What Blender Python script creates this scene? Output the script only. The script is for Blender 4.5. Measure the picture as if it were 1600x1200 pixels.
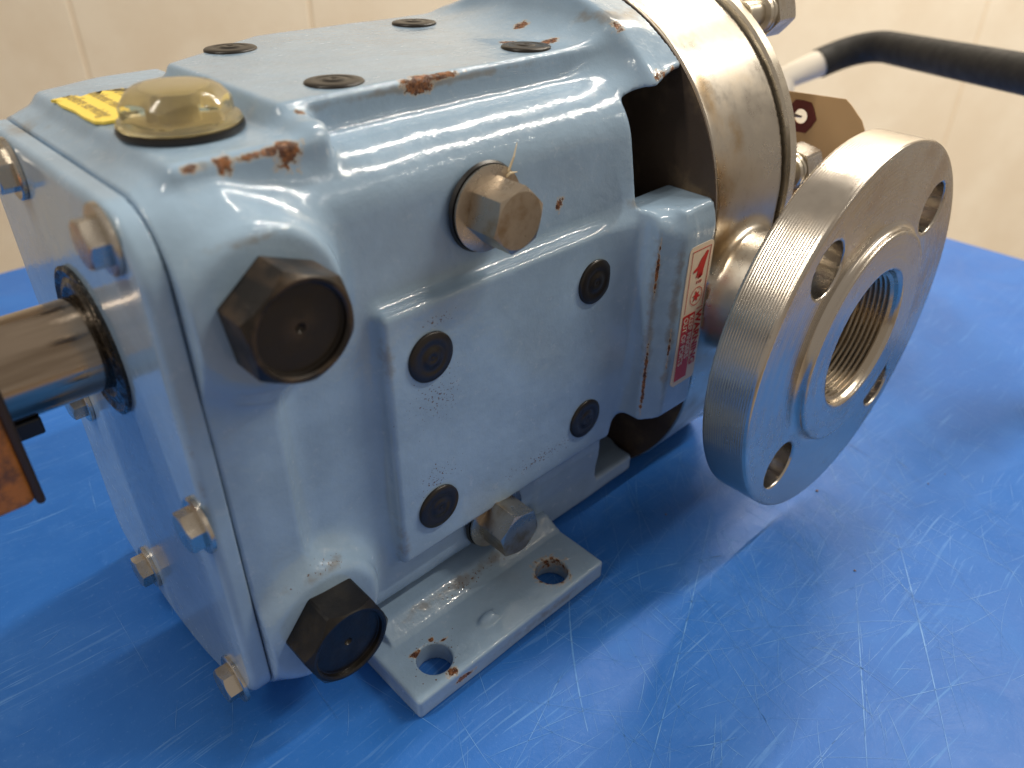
import bpy, bmesh, math, random
import numpy as np
from mathutils import Vector, Matrix

for o in list(bpy.data.objects):
    bpy.data.objects.remove(o)
S = bpy.context.scene
COL = S.collection
PI = math.pi
random.seed(7)
rng = np.random.default_rng(11)

# ------------------------------------------------------------------ camera
CAM_R = Matrix(((0.7219, -0.6919, 0.0092), (0.3785, 0.4058, 0.8319), (-0.5793, -0.5971, 0.5548)))
cd = bpy.data.cameras.new('camera')
cam = bpy.data.objects.new('camera', cd)
COL.objects.link(cam)
_e = CAM_R.transposed().to_euler()
cam.rotation_euler = _e
cam.location = (-0.8685, -3.5704, 3.8636)
cd.sensor_width = 36.0
cd.lens = 1227.97 / 1600 * 36
cd.clip_start = 0.05
cd.clip_end = 300
cd.dof.use_dof = True
cd.dof.focus_distance = 4.3
cd.dof.aperture_fstop = 0.62
S.camera = cam

# ------------------------------------------------------------------ world, lamps, exposure
W = bpy.data.worlds.new("World")
S.world = W
W.use_nodes = True
bg = W.node_tree.nodes['Background']
bg.inputs[0].default_value = (1.0, 0.87, 0.73, 1)
bg.inputs[1].default_value = 0.34

def area(name, loc, sx, sy, power, col=(1.0, 0.92, 0.79)):
    l = bpy.data.lights.new(name, 'AREA')
    l.shape = 'RECTANGLE'
    l.size = sx
    l.size_y = sy
    l.energy = power
    l.color = col
    o = bpy.data.objects.new(name, l)
    COL.objects.link(o)
    o.location = loc
    return o
# twin tube ceiling fixture, tubes running along the pump axis
area('ceiling_tube_lamp', (21, 3.4, 21), 19, 0.32, 5000)
area('ceiling_tube_lamp', (21, -9.5, 21), 19, 0.32, 5600)
area('ceiling_tube_lamp', (20, -26, 21), 19, 0.2, 1200)
area('ceiling_tube_lamp', (-14, 3.0, 21), 19, 0.5, 3000)

vs = S.view_settings
vs.view_transform = 'Standard'
vs.look = 'None'
vs.exposure = 0.0
vs.gamma = 1.0

# ------------------------------------------------------------------ object helpers
def tag(o, label=None, cat=None, group=None, kind=None):
    if label: o['label'] = label
    if cat: o['category'] = cat
    if group: o['group'] = group
    if kind: o['kind'] = kind
    return o

def empty(name, loc=(0, 0, 0)):
    o = bpy.data.objects.new(name, None)
    COL.objects.link(o)
    o.location = loc
    o.empty_display_size = 0.1
    return o

def link(name, me, mat, parent=None, smooth=False, loc=None):
    if mat is not None and not me.materials:
        me.materials.append(mat)
    if smooth:
        me.polygons.foreach_set('use_smooth', [True] * len(me.polygons))
    o = bpy.data.objects.new(name, me)
    COL.objects.link(o)
    if parent: o.parent = parent
    if loc: o.location = loc
    return o

def from_bm(name, bm, mat, parent=None, smooth_angle=None):
    me = bpy.data.meshes.new(name)
    bmesh.ops.recalc_face_normals(bm, faces=bm.faces)
    if smooth_angle is not None:
        for f in bm.faces: f.smooth = True
        for e in bm.edges:
            if len(e.link_faces) == 2 and e.calc_face_angle(0) > smooth_angle:
                e.smooth = False
    bm.to_mesh(me)
    bm.free()
    return link(name, me, mat, parent)

def basis(axis):
    """matrix whose local +Z is the axis"""
    z = Vector(axis).normalized()
    up = Vector((0, 0, 1)) if abs(z.z) < 0.9 else Vector((1, 0, 0))
    x = up.cross(z).normalized()
    y = z.cross(x)
    return Matrix((x, y, z)).transposed()

def lathe(bm, prof, seg=64, origin=(0, 0, 0), axis=(0, 0, 1), close=False):
    """prof: list of (r, h) or (r_func(theta), h_func) ; rings round the axis"""
    B = basis(axis)
    O = Vector(origin)
    rings = []
    for r, h in prof:
        if not callable(r) and r == 0:
            rings.append([bm.verts.new(O + B @ Vector((0, 0, h)))])
            continue
        ring = []
        for i in range(seg):
            t = 2 * PI * i / seg
            rr = r(t) if callable(r) else r
            hh = h(t) if callable(h) else h
            ring.append(bm.verts.new(O + B @ Vector((rr * math.cos(t), rr * math.sin(t), hh))))
        rings.append(ring)
    n = len(rings)
    for a in range(n if close else n - 1):
        A, Bq = rings[a], rings[(a + 1) % n]
        for i in range(seg):
            j = (i + 1) % seg
            if len(A) == 1 and len(Bq) == 1: continue
            if len(A) == 1: bm.faces.new((A[0], Bq[i], Bq[j]))
            elif len(Bq) == 1: bm.faces.new((A[i], A[j], Bq[0]))
            else: bm.faces.new((A[i], A[j], Bq[j], Bq[i]))
    return bm

def hexr(af, ph=0.0):
    def f(t):
        a = (t - ph) % (PI / 3) - PI / 6
        return af / 2 / math.cos(a)
    return f

def hex_prof(af, H, ph=0.0, cham=0.97, tan=0.55, base=0.0):
    rf = hexr(af, ph)
    rc = af / 2 * cham
    return [(0, base), (rf, base), (rf, lambda t: H - (rf(t) - rc) * tan), (rc, H), (0, H)]

def tube(bm, pts, r, seg=20, cap=True):
    pts = [Vector(p) for p in pts]
    rings = []
    prev = None
    for i, p in enumerate(pts):
        d = (pts[min(i + 1, len(pts) - 1)] - pts[max(i - 1, 0)]).normalized()
        if prev is None:
            u = d.orthogonal().normalized()
        else:
            u = (prev - d * prev.dot(d)).normalized()
        prev = u
        v = d.cross(u)
        rad = r[i] if isinstance(r, (list, tuple)) else r
        rings.append([bm.verts.new(p + (u * math.cos(2 * PI * k / seg) + v * math.sin(2 * PI * k / seg)) * rad) for k in range(seg)])
    for a in range(len(rings) - 1):
        for k in range(seg):
            j = (k + 1) % seg
            bm.faces.new((rings[a][k], rings[a][j], rings[a + 1][j], rings[a + 1][k]))
    if cap:
        bm.faces.new(rings[0][::-1])
        bm.faces.new(rings[-1])
    return bm

def box(bm, lo, hi, bevel=0.0, seg=2):
    c = [(a + b) / 2 for a, b in zip(lo, hi)]
    s = [b - a for a, b in zip(lo, hi)]
    r = bmesh.ops.create_cube(bm, size=1, matrix=Matrix.Translation(c) @ Matrix.Diagonal((*s, 1)))
    if bevel:
        es = list({e for v in r['verts'] for e in v.link_edges})
        bmesh.ops.bevel(bm, geom=es, offset=bevel, segments=seg, affect='EDGES', profile=0.5)
    return bm

# ------------------------------------------------------------------ signed distance mesher
def smin(a, b, k):
    h = np.maximum(k - np.abs(a - b), 0) / k
    return np.minimum(a, b) - h * h * k * 0.25
def smax(a, b, k): return -smin(-a, -b, k)
def rbox(x, y, z, lo, hi, r):
    cx, cy, cz = [(a + b) / 2 for a, b in zip(lo, hi)]
    hx, hy, hz = [(b - a) / 2 - r for a, b in zip(lo, hi)]
    qx, qy, qz = np.abs(x - cx) - hx, np.abs(y - cy) - hy, np.abs(z - cz) - hz
    return np.sqrt(np.maximum(qx, 0) ** 2 + np.maximum(qy, 0) ** 2 + np.maximum(qz, 0) ** 2) + \
        np.minimum(np.maximum(qx, np.maximum(qy, qz)), 0) - r
def stadium(y, z, yc, z0, z1, R):
    zz = np.clip(z, z0, z1)
    return np.sqrt((y - yc) ** 2 + (z - zz) ** 2) - R
def slab(d2, x, a, b, r):
    """extrude a 2D distance d2 from a to b with rounded rim r"""
    q = np.abs(x - (a + b) / 2) - (b - a) / 2 + r
    d = d2 + r
    return np.sqrt(np.maximum(q, 0) ** 2 + np.maximum(d, 0) ** 2) + np.minimum(np.maximum(q, d), 0) - r
def noise3(x, y, z, s, seed):
    return (np.sin(x * s + seed) * np.sin(y * s * 1.13 + seed * 2.1) + np.sin(z * s * 0.91 + seed * 1.3 + x * s * 0.37)) * 0.5

def sdf_mesh(name, F, lo, hi, h):
    ax = [np.arange(l - h * 1.37, u + h * 1.9, h) for l, u in zip(lo, hi)]
    X, Y, Z = np.meshgrid(*ax, indexing='ij')
    V = F(X.ravel().astype(np.float32), Y.ravel().astype(np.float32), Z.ravel().astype(np.float32)).reshape(X.shape)
    del X, Y, Z
    ins = V < 0
    n = V.shape
    c = [ins[i:n[0] - 1 + i, j:n[1] - 1 + j, k:n[2] - 1 + k] for i in (0, 1) for j in (0, 1) for k in (0, 1)]
    tot = sum(q.astype(np.int8) for q in c)
    act = (tot > 0) & (tot < 8)
    idx = -np.ones(act.shape, np.int64)
    I = np.argwhere(act)
    idx[tuple(I.T)] = np.arange(len(I))
    P = np.zeros((len(I), 3))
    W_ = np.zeros(len(I))
    for axis in range(3):
        o = [a for a in range(3) if a != axis]
        for s0 in (0, 1):
            for s1 in (0, 1):
                A = I.copy()
                A[:, o[0]] += s0
                A[:, o[1]] += s1
                B_ = A.copy()
                B_[:, axis] += 1
                va, vb = V[tuple(A.T)], V[tuple(B_.T)]
                m = (va < 0) != (vb < 0)
                t = np.zeros(len(I))
                t[m] = va[m] / (va[m] - vb[m])
                pt = A.astype(float)
                pt[:, axis] += t
                P[m] += pt[m]
                W_[m] += 1
    P /= W_[:, None]
    P = P * h + np.array([a[0] for a in ax])
    quads = []
    for axis in range(3):
        o = [a for a in range(3) if a != axis]
        sl0 = [slice(None)] * 3; sl1 = [slice(None)] * 3
        sl0[axis] = slice(0, -1); sl1[axis] = slice(1, None)
        for a in o:
            sl0[a] = slice(1, n[a] - 1); sl1[a] = slice(1, n[a] - 1)
        a_, b_ = ins[tuple(sl0)], ins[tuple(sl1)]
        E_ = np.argwhere(a_ != b_)
        flip = a_[tuple(E_.T)]
        base = E_.copy()
        for a in o: base[:, a] += 1
        def cell(d0, d1):
            q = base.copy()
            q[:, o[0]] += d0; q[:, o[1]] += d1
            return idx[tuple(q.T)]
        q = np.stack([cell(-1, -1), cell(0, -1), cell(0, 0), cell(-1, 0)], 1)
        if axis == 1: flip = ~flip
        q[~flip] = q[~flip][:, ::-1]
        quads.append(q)
    Q = np.concatenate(quads)
    e = h * 0.25
    def grad(P):
        g = np.stack([F(*(P + np.eye(3)[i] * e).T) - F(*(P - np.eye(3)[i] * e).T) for i in range(3)], 1) / (2 * e)
        return g
    for _ in range(3):
        g = grad(P)
        d = F(*P.T)
        stp = (d / np.maximum((g ** 2).sum(1), 0.2))[:, None] * g
        L = np.linalg.norm(stp, axis=1, keepdims=True)
        stp *= np.minimum(1, h * 0.6 / np.maximum(L, 1e-9))
        P = P - stp
    e = h * 0.5
    N = grad(P)
    N /= np.maximum(np.linalg.norm(N, axis=1, keepdims=True), 1e-6)
    me = bpy.data.meshes.new(name)
    me.vertices.add(len(P))
    me.vertices.foreach_set('co', P.ravel())
    me.loops.add(Q.size)
    me.loops.foreach_set('vertex_index', Q.ravel().astype(np.int32))
    me.polygons.add(len(Q))
    me.polygons.foreach_set('loop_start', np.arange(0, Q.size, 4, dtype=np.int32))
    me.polygons.foreach_set('use_smooth', np.ones(len(Q), bool))
    me.update(calc_edges=True)
    me.validate()
    if len(me.polygons) == len(Q):
        me.normals_split_custom_set_from_vertices(N.tolist())
    return me

# ------------------------------------------------------------------ material helpers
class NT:
    def __init__(self, name):
        self.m = bpy.data.materials.new(name)
        self.m.use_nodes = True
        self.t = self.m.node_tree
        self.t.nodes.clear()
        self.out = self.t.nodes.new('ShaderNodeOutputMaterial')
        self.b = self.t.nodes.new('ShaderNodeBsdfPrincipled')
        self.t.links.new(self.b.outputs[0], self.out.inputs[0])
        self.co = self.t.nodes.new('ShaderNodeTexCoord').outputs['Object']
    def n(self, typ, **kw):
        nd = self.t.nodes.new(typ)
        for k, v in kw.items(): setattr(nd, k, v)
        return nd
    def l(self, a, b):
        if isinstance(a, (int, float)): b.default_value = a
        elif isinstance(a, (tuple, list)): b.default_value = a if len(a) == len(b.default_value) else (*a, 1)
        else: self.t.links.new(a, b)
    def math(self, op, a, b=None, c=None, clamp=False):
        nd = self.n('ShaderNodeMath', operation=op, use_clamp=clamp)
        self.l(a, nd.inputs[0])
        if b is not None: self.l(b, nd.inputs[1])
        if c is not None: self.l(c, nd.inputs[2])
        return nd.outputs[0]
    def vmath(self, op, a, b=None, out=0):
        nd = self.n('ShaderNodeVectorMath', operation=op)
        self.l(a, nd.inputs[0])
        if b is not None: self.l(b, nd.inputs[1])
        return nd.outputs[out]
    def noise(self, scale, detail=4, rough=0.55, vec=None, dist=0.0, stretch=None):
        nd = self.n('ShaderNodeTexNoise')
        v = vec or self.co
        if stretch: v = self.vmath('MULTIPLY', v, stretch)
        self.l(v, nd.inputs['Vector'])
        nd.inputs['Scale'].default_value = scale
        nd.inputs['Detail'].default_value = detail
        nd.inputs['Roughness'].default_value = rough
        nd.inputs['Distortion'].default_value = dist
        return nd.outputs['Fac']
    def ramp(self, f, a, b, va=0.0, vb=1.0):
        nd = self.n('ShaderNodeMapRange', interpolation_type='SMOOTHSTEP')
        self.l(f, nd.inputs[0])
        for i, v in enumerate((a, b, va, vb)): nd.inputs[i + 1].default_value = v
        return nd.outputs[0]
    def mix(self, f, a, b):
        nd = self.n('ShaderNodeMix', data_type='RGBA')
        self.l(f, nd.inputs[0]); self.l(a, nd.inputs[6]); self.l(b, nd.inputs[7])
        return nd.outputs[2]
    def bump(self, h, strength=0.3, dist=0.01, normal=None):
        nd = self.n('ShaderNodeBump')
        nd.inputs['Strength'].default_value = strength
        nd.inputs['Distance'].default_value = dist
        self.l(h, nd.inputs['Height'])
        if normal: self.l(normal, nd.inputs['Normal'])
        return nd.outputs[0]
    def set(self, **kw):
        for k, v in kw.items():
            self.l(v, self.b.inputs[k.replace('_', ' ')])
        return self.m
    def spots(self, lst):
        """sum of ellipsoid masks (0..1) ; lst of (centre, radii)"""
        acc = None
        for c, r in lst:
            d = self.vmath('LENGTH', self.vmath('MULTIPLY', self.vmath('SUBTRACT', self.co, c), tuple(1 / q for q in r)), out=1)
            m = self.math('SUBTRACT', 1.0, d)
            acc = m if acc is None else self.math('MAXIMUM', acc, m)
        return acc

def simple(name, col, rough=0.5, metal=0.0, **kw):
    m = NT(name)
    m.set(Base_Color=(*col, 1), Roughness=rough, Metallic=metal)
    for k, v in kw.items(): m.b.inputs[k.replace('_', ' ')].default_value = v
    return m.m

PAINT = (0.288, 0.408, 0.548)
def paint(name, rust=(), flecks=(), grime=(), wob=1.0):
    m = NT(name)
    n1 = m.noise(2.3, 5, 0.6)
    n2 = m.noise(14, 4, 0.6)
    base = m.mix(m.ramp(n1, 0.35, 0.7), tuple(c * 0.93 for c in PAINT) + (1,), tuple(min(1, c * 1.09) for c in PAINT) + (1,))
    base = m.mix(m.ramp(n2, 0.55, 0.75, 0, 0.22), base, (0.42, 0.50, 0.58, 1))
    # faint dirt speckle
    sp = m.noise(60, 3, 0.6)
    base = m.mix(m.ramp(sp, 0.72, 0.80, 0, 0.5), base, (0.12, 0.11, 0.09, 1))
    rough = m.ramp(n2, 0.3, 0.8, 0.16, 0.30)
    nr = m.noise(26, 6, 0.7)
    nf = m.noise(9, 4, 0.6)
    hgt = None
    if grime:
        g = m.math('ADD', m.spots(grime), m.math('MULTIPLY', m.math('SUBTRACT', nf, 0.5), 2.2))
        gm = m.ramp(g, 0.15, 0.9, 0, 0.55)
        base = m.mix(gm, base, (0.20, 0.15, 0.08, 1))
    if flecks:
        g = m.math('ADD', m.spots(flecks), m.math('MULTIPLY', m.math('SUBTRACT', m.noise(75, 2, 0.5), 0.5), 5.0))
        gm = m.ramp(g, 1.30, 1.45)
        base = m.mix(gm, base, (0.12, 0.065, 0.035, 1))
    if rust:
        g = m.math('ADD', m.spots(rust), m.math('MULTIPLY', m.math('SUBTRACT', nr, 0.5), 2.0))
        rm = m.ramp(g, 0.32, 0.42)
        halo = m.ramp(g, 0.05, 0.36, 0, 0.75)
        base = m.mix(halo, base, (0.52, 0.42, 0.30, 1))
        rc = m.mix(m.ramp(m.noise(38, 4, 0.6), 0.4, 0.62), (0.075, 0.026, 0.011, 1), (0.27, 0.105, 0.034, 1))
        base = m.mix(rm, base, rc)
        rough = m.math('ADD', rough, m.math('MULTIPLY', rm, 0.5))
        hgt = rm
    # orange peel and casting waviness under gloss paint
    b1 = m.bump(m.noise(6.0, 2, 0.45), 0.09 * wob, 0.035)
    b2 = m.bump(m.noise(13, 4, 0.6), 0.30 * wob, 0.012, b1)
    if hgt is not None: b2 = m.bump(m.math('MULTIPLY', hgt, m.noise(50, 4)), 0.7, 0.02, b2)
    m.set(Base_Color=base, Roughness=rough, Normal=b2, Coat_Weight=0.55, Coat_Roughness=0.03, Coat_Normal=b2)
    m.b.inputs['Specular IOR Level'].default_value = 0.22
    return m.m

def steel(name, col=(0.60, 0.545, 0.47), rough=0.28, stain=0.5, dark=(0.30, 0.22, 0.13), scale=3.0, groove=None, gs=0.3, radial=None, stains=None, metal=1.0):
    m = NT(name)
    a = m.noise(scale, 6, 0.62)
    b = m.noise(scale * 7, 5, 0.6)
    base = m.mix(m.ramp(a, 0.48, 0.72, 0, stain), (*col, 1), (*dark, 1))
    base = m.mix(m.ramp(b, 0.55, 0.78, 0, 0.35), base, tuple(c * 0.62 for c in col) + (1,))
    if stains:
        g = m.math('ADD', m.spots(stains), m.math('MULTIPLY', m.math('SUBTRACT', m.noise(9, 5, 0.65), 0.5), 1.6))
        base = m.mix(m.ramp(g, 0.0, 1.0, 0, 0.7), base, (0.40, 0.26, 0.11, 1))
    r = m.ramp(a, 0.3, 0.75, rough * 0.8, rough * 1.45)
    r = m.math('ADD', r, m.math('MULTIPLY', m.math('SUBTRACT', b, 0.5), 0.16))
    nm = m.bump(m.noise(scale * 22, 3, 0.6), 0.022, 0.006)
    if groove:
        w = m.n('ShaderNodeTexWave', wave_type='BANDS', bands_direction=groove[0], wave_profile='SIN')
        m.l(m.co, w.inputs['Vector'])
        w.inputs['Scale'].default_value = groove[1]
        w.inputs['Distortion'].default_value = 0.0
        msk = m.ramp(m.noise(2.0, 3), 0.35, 0.6, 0.25, 1.0)
        if radial:
            dd = m.vmath('LENGTH', m.vmath('MULTIPLY', m.vmath('SUBTRACT', m.co, radial[0]), radial[1]), out=1)
            msk = m.math('MULTIPLY', msk, m.ramp(dd, 1.115, 1.13))
        nm = m.bump(m.math('MULTIPLY', w.outputs['Fac'], msk), gs, 0.005, nm)
    if radial:
        # rings about an axis through 'radial' centre
        c, mask, sc, st = radial
        d = m.vmath('LENGTH', m.vmath('MULTIPLY', m.vmath('SUBTRACT', m.co, c), mask), out=1)
        s = m.math('SINE', m.math('MULTIPLY', d, sc))
        nm = m.bump(s, st, 0.004, nm)
        r = m.math('ADD', r, m.math('MULTIPLY', m.math('SINE', m.math('MULTIPLY', d, sc * 0.31)), 0.03))
    m.set(Base_Color=base, Metallic=metal, Roughness=r, Normal=nm)
    return m.m

# ------------------------------------------------------------------ the setting
def sheet(name, verts, faces, mat, **kw):
    me = bpy.data.meshes.new(name)
    me.from_pydata(verts, [], faces)
    return tag(link(name, me, mat), kind='structure')

m = NT('wall_plaster')
a = m.noise(0.45, 6, 0.6)
b = m.noise(5, 6, 0.65)
c = m.mix(m.ramp(a, 0.3, 0.75), (0.86, 0.77, 0.64, 1), (0.94, 0.875, 0.76, 1))
c = m.mix(m.ramp(b, 0.60, 0.8, 0, 0.3), c, (0.60, 0.48, 0.34, 1))
c = m.mix(m.ramp(m.noise(22, 3, 0.5), 0.70, 0.78, 0, 0.4), c, (0.35, 0.25, 0.15, 1))
WALL = m.set(Base_Color=c, Roughness=0.75, Normal=m.bump(b, 0.3, 0.03))
m = NT('floor_concrete')
FLOOR = m.set(Base_Color=m.mix(m.ramp(m.noise(0.8, 6, 0.6), 0.3, 0.7), (0.42, 0.35, 0.27, 1), (0.55, 0.47, 0.37, 1)), Roughness=0.7)
sheet('floor', [(-60, -60, -15), (60, -60, -15), (60, 60, -15), (-60, 60, -15)], [(0, 1, 2, 3)], FLOOR)

# wall behind the cart: panels butted with recessed joints
wn = Vector((-0.62, -0.785, 0)).normalized()
wt = Vector((0.785, -0.62, 0)).normalized()
wc = Vector((17.0, 15.5, 0))
def wall_pt(s, z, d=0.0): return wc + wt * s + wn * d + Vector((0, 0, z))
SEAMS = [-60, -34, -12.5, -5.7, 15.6, 36, 60]
wall = empty('wall', wc)
tag(wall, kind='structure')
edges_s = SEAMS
for i in range(len(edges_s) - 1):
    s0, s1 = edges_s[i] + 0.035, edges_s[i + 1] - 0.035
    bm = bmesh.new()
    lo, hi = (s0, -0.3, -15), (s1, 0, 26)
    box(bm, lo, hi, 0.03, 1)
    Mx = Matrix((wt, wn, Vector((0, 0, 1)))).transposed().to_4x4()
    bmesh.ops.transform(bm, matrix=Mx, verts=bm.verts)
    from_bm('wall_panel', bm, WALL, wall)
bm = bmesh.new()
box(bm, (-60, -0.5, -15), (60, -0.04, 26))
bmesh.ops.transform(bm, matrix=Mx, verts=bm.verts)
from_bm('joint_backing', bm, simple('joint_dark', (0.80, 0.69, 0.55), 0.9), wall)

# ------------------------------------------------------------------ cart with blue deck
m = NT('blue_deck')
big = m.noise(0.55, 5, 0.6)
med = m.noise(2.2, 6, 0.65, dist=0.6)
fine = m.noise(30, 5, 0.7)
base = m.mix(m.ramp(big, 0.3, 0.7), (0.016, 0.122, 0.45, 1), (0.028, 0.155, 0.53, 1))
base = m.mix(m.ramp(med, 0.48, 0.80, 0, 0.35), base, (0.065, 0.22, 0.60, 1))
scr = None
for k, (rot, th) in enumerate([(0.35, 0.60), (-0.55, 0.61), (1.25, 0.62), (2.1, 0.61), (-1.15, 0.62)]):
    mp = m.n('ShaderNodeMapping')
    mp.inputs['Rotation'].default_value = (0, 0, rot)
    mp.inputs['Location'].default_value = (k * 3.1, k * 5.7, 0)
    mp.inputs['Scale'].default_value = (1.1, 34, 1)
    wv = m.n('ShaderNodeTexNoise'); wv.inputs['Scale'].default_value = 0.5
    m.l(m.co, wv.inputs['Vector'])
    m.l(m.vmath('ADD', m.co, m.vmath('MULTIPLY', wv.outputs['Color'], (0.45, 0.45, 0))), mp.inputs['Vector'])
    ln = m.ramp(m.noise(1.0, 3, 0.62, vec=mp.outputs[0]), th, th + 0.07)
    ln = m.math('MULTIPLY', ln, m.ramp(m.noise(0.8 + k * 0.3, 3, 0.6, vec=m.vmath('ADD', m.co, (k * 7.1, 3.3 * k, 0))), 0.45, 0.68))
    scr = ln if scr is None else m.math('MAXIMUM', scr, ln)
base = m.mix(m.math('MULTIPLY', scr, 0.48), base, (0.15, 0.34, 0.70, 1))
base = m.mix(m.ramp(fine, 0.56, 0.78, 0, 0.35), base, (0.16, 0.33, 0.68, 1))
dirt = m.noise(1.3, 6, 0.7, vec=m.vmath('ADD', m.co, (9, 4, 0)))
base = m.mix(m.ramp(dirt, 0.58, 0.78, 0, 0.30), base, (0.02, 0.06, 0.16, 1))
rr = m.ramp(med, 0.3, 0.75, 0.36, 0.50)
rr = m.math('ADD', rr, m.math('MULTIPLY', scr, 0.12))
nm = m.bump(med, 0.12, 0.05)
nm = m.bump(fine, 0.15, 0.006, nm)
m.b.inputs['Specular IOR Level'].default_value = 0.24
BLUE = m.set(Base_Color=base, Roughness=rr, Normal=nm)
m = NT('scratch_light')
BL1 = m.set(Base_Color=m.mix(m.ramp(m.noise(6, 3), 0.35, 0.65), (0.035, 0.18, 0.54, 1), (0.12, 0.31, 0.68, 1)), Roughness=0.5)
m = NT('scratch_dark')
BL2 = m.set(Base_Color=m.mix(m.ramp(m.noise(6, 3), 0.35, 0.65), (0.012, 0.07, 0.25, 1), (0.03, 0.07, 0.17, 1)), Roughness=0.55)
WHITE_TUBE = simple('white_tube_paint', (0.78, 0.72, 0.62), 0.4)
m = NT('foam_grip')
GRIP = m.set(Base_Color=(0.016, 0.015, 0.014, 1), Roughness=m.ramp(m.noise(8), 0.3, 0.7, 0.62, 0.8), Normal=m.bump(m.noise(60), 0.2, 0.01))

cart = empty('work_cart', (2, 1, -13))
tag(cart, 'scratched blue topped work cart with white frame and black padded push handle', 'cart')
def cpart(o):
    o.matrix_parent_inverse = Matrix.Translation((-2, -1, 13))
    return o
bm = bmesh.new()
box(bm, (-6.5, -3.88, -0.35), (9.45, 6.1, 0.0), 0.07, 3)
deck = cpart(from_bm('blue_deck_sheet', bm, BLUE, cart, 0.6))
for (x, y) in ((-6.1, -3.7), (9.0, -3.7), (-6.1, 5.7), (9.0, 5.7)):
    bm = bmesh.new()
    tube(bm, [(x, y, -0.36), (x, y, -14.9)], 0.3)
    cpart(from_bm('leg', bm, WHITE_TUBE, cart, 0.6))
def ribbon_mesh(strokes, z):
    vs_, fs = [], []
    for pts, w in strokes:
        n = len(pts)
        b0 = len(vs_)
        for i, p in enumerate(pts):
            d = (Vector(pts[min(i + 1, n - 1)]) - Vector(pts[max(i - 1, 0)])).normalized()
            nn = Vector((-d.y, d.x))
            ww = w * (0.25 + 0.75 * math.sin(PI * (i + 0.3) / (n - 0.4)))
            vs_.append((p[0] + nn.x * ww / 2, p[1] + nn.y * ww / 2, z))
            vs_.append((p[0] - nn.x * ww / 2, p[1] - nn.y * ww / 2, z))
        for i in range(n - 1):
            a = b0 + 2 * i
            fs.append((a + 1, a + 3, a + 2, a))
    me = bpy.data.meshes.new('scratch_marks')
    me.from_pydata(vs_, [], fs)
    return me
def stroke(x, y, a, L, w, curv, n=9):
    pts = []
    for i in range(n):
        pts.append((x, y))
        x += math.cos(a) * L / n; y += math.sin(a) * L / n
        a += curv / n
    return pts, w
def scratches(N, wmin, wmax, Lmin, Lmax):
    L = []
    for _ in range(N):
        if random.random() < 0.75:
            x, y = random.gauss(2.7, 1.3), random.gauss(-2.3, 0.8)
        else:
            x, y = random.uniform(-3, 9), random.uniform(-4.5, 5.5)
        a = random.choice([random.gauss(-0.35, 0.25), random.gauss(0.75, 0.25), random.uniform(0, PI), random.gauss(1.4, 0.2)])
        if y < -3.6: continue
        L.append(stroke(x, y, a, random.uniform(Lmin, Lmax) * random.random() ** 0.7, random.uniform(wmin, wmax), random.gauss(0, 0.22)))
    return L
s1 = scratches(1300, 0.0010, 0.0038, 0.10, 1.2) + [stroke(1.15, -2.1, 0.95, 1.1, 0.010, -0.25, 14), stroke(0.9, -2.6, 0.42, 2.6, 0.007, 0.05, 14),
     stroke(2.0, -1.55, -0.12, 0.9, 0.007, -0.75, 14), stroke(2.4, -3.5, 0.55, 1.9, 0.008, 0.06, 12), stroke(1.9, -3.3, 0.5, 1.6, 0.006, 0.0, 12)]
s2 = scratches(14, 0.002, 0.005, 0.15, 0.6)
tag(cpart(link('scratch_marks', ribbon_mesh(s1, 0.0012), BL1, cart)), 'fine pale scratches across the blue deck', kind='stuff')
tag(cpart(link('dark_scuffs', ribbon_mesh(s2, 0.0020), BL2, cart)), 'dark scuffs on the blue deck', kind='stuff')
# crumbs lying on the deck
bm = bmesh.new()
for _ in range(9):
    x, y = (random.gauss(2.6, 1.6), random.gauss(-2.2, 1.1))
    if x < 2.2 and y > -1.45: continue
    r = random.uniform(0.004, 0.013)
    bmesh.ops.create_icosphere(bm, subdivisions=1, radius=r, matrix=Matrix.Translation((x, y, r * 0.4)) @ Matrix.Rotation(random.random() * 3, 4, 'Z') @ Matrix.Diagonal((1, random.uniform(0.5, 1), 0.5, 1)))
tag(cpart(from_bm('crumbs', bm, simple('crumb', (0.20, 0.13, 0.09), 0.8), cart)), kind='stuff')
# handle
P0, P1, P2, P3 = Vector((8.85, 1.05, 1.82)), Vector((9.33, 0.726, 2.05)), Vector((7.672, -1.383, 2.292)), Vector((6.9, -2.35, 2.40))
def bez(a, b, c, n=8): return [a * (1 - t) ** 2 + b * 2 * t * (1 - t) + c * t * t for t in [i / n for i in range(n + 1)]]
bend = bez(P0 - Vector((0.02, -0.08, -0.02)), Vector((9.32, 0.88, 2.04)), P1.lerp(P2, 0.12), 10)
bm = bmesh.new()
tube(bm, bend + [P1.lerp(P2, 0.5), P2, P3], 0.175, 28)
cpart(from_bm('grip', bm, GRIP, cart, 0.7))
bm = bmesh.new()
d0 = (bend[0] - bend[1]).normalized()
tube(bm, [bend[1], bend[0] + d0 * 0.5, Vector((8.0, 1.0, 0.9)), Vector((7.9, 1.0, -0.05))], 0.165, 24)
cpart(from_bm('handle_tube', bm, WHITE_TUBE, cart, 0.7))
bm = bmesh.new()
tube(bm, [P3 - Vector((-.05, .05, 0)), P3 + Vector((-0.35, -0.45, -0.1)), Vector((6.5, -2.95, 1.9)), Vector((6.5, -3.0, -0.05))], 0.165, 24)
cpart(from_bm('handle_tube', bm, WHITE_TUBE, cart, 0.7))

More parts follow.
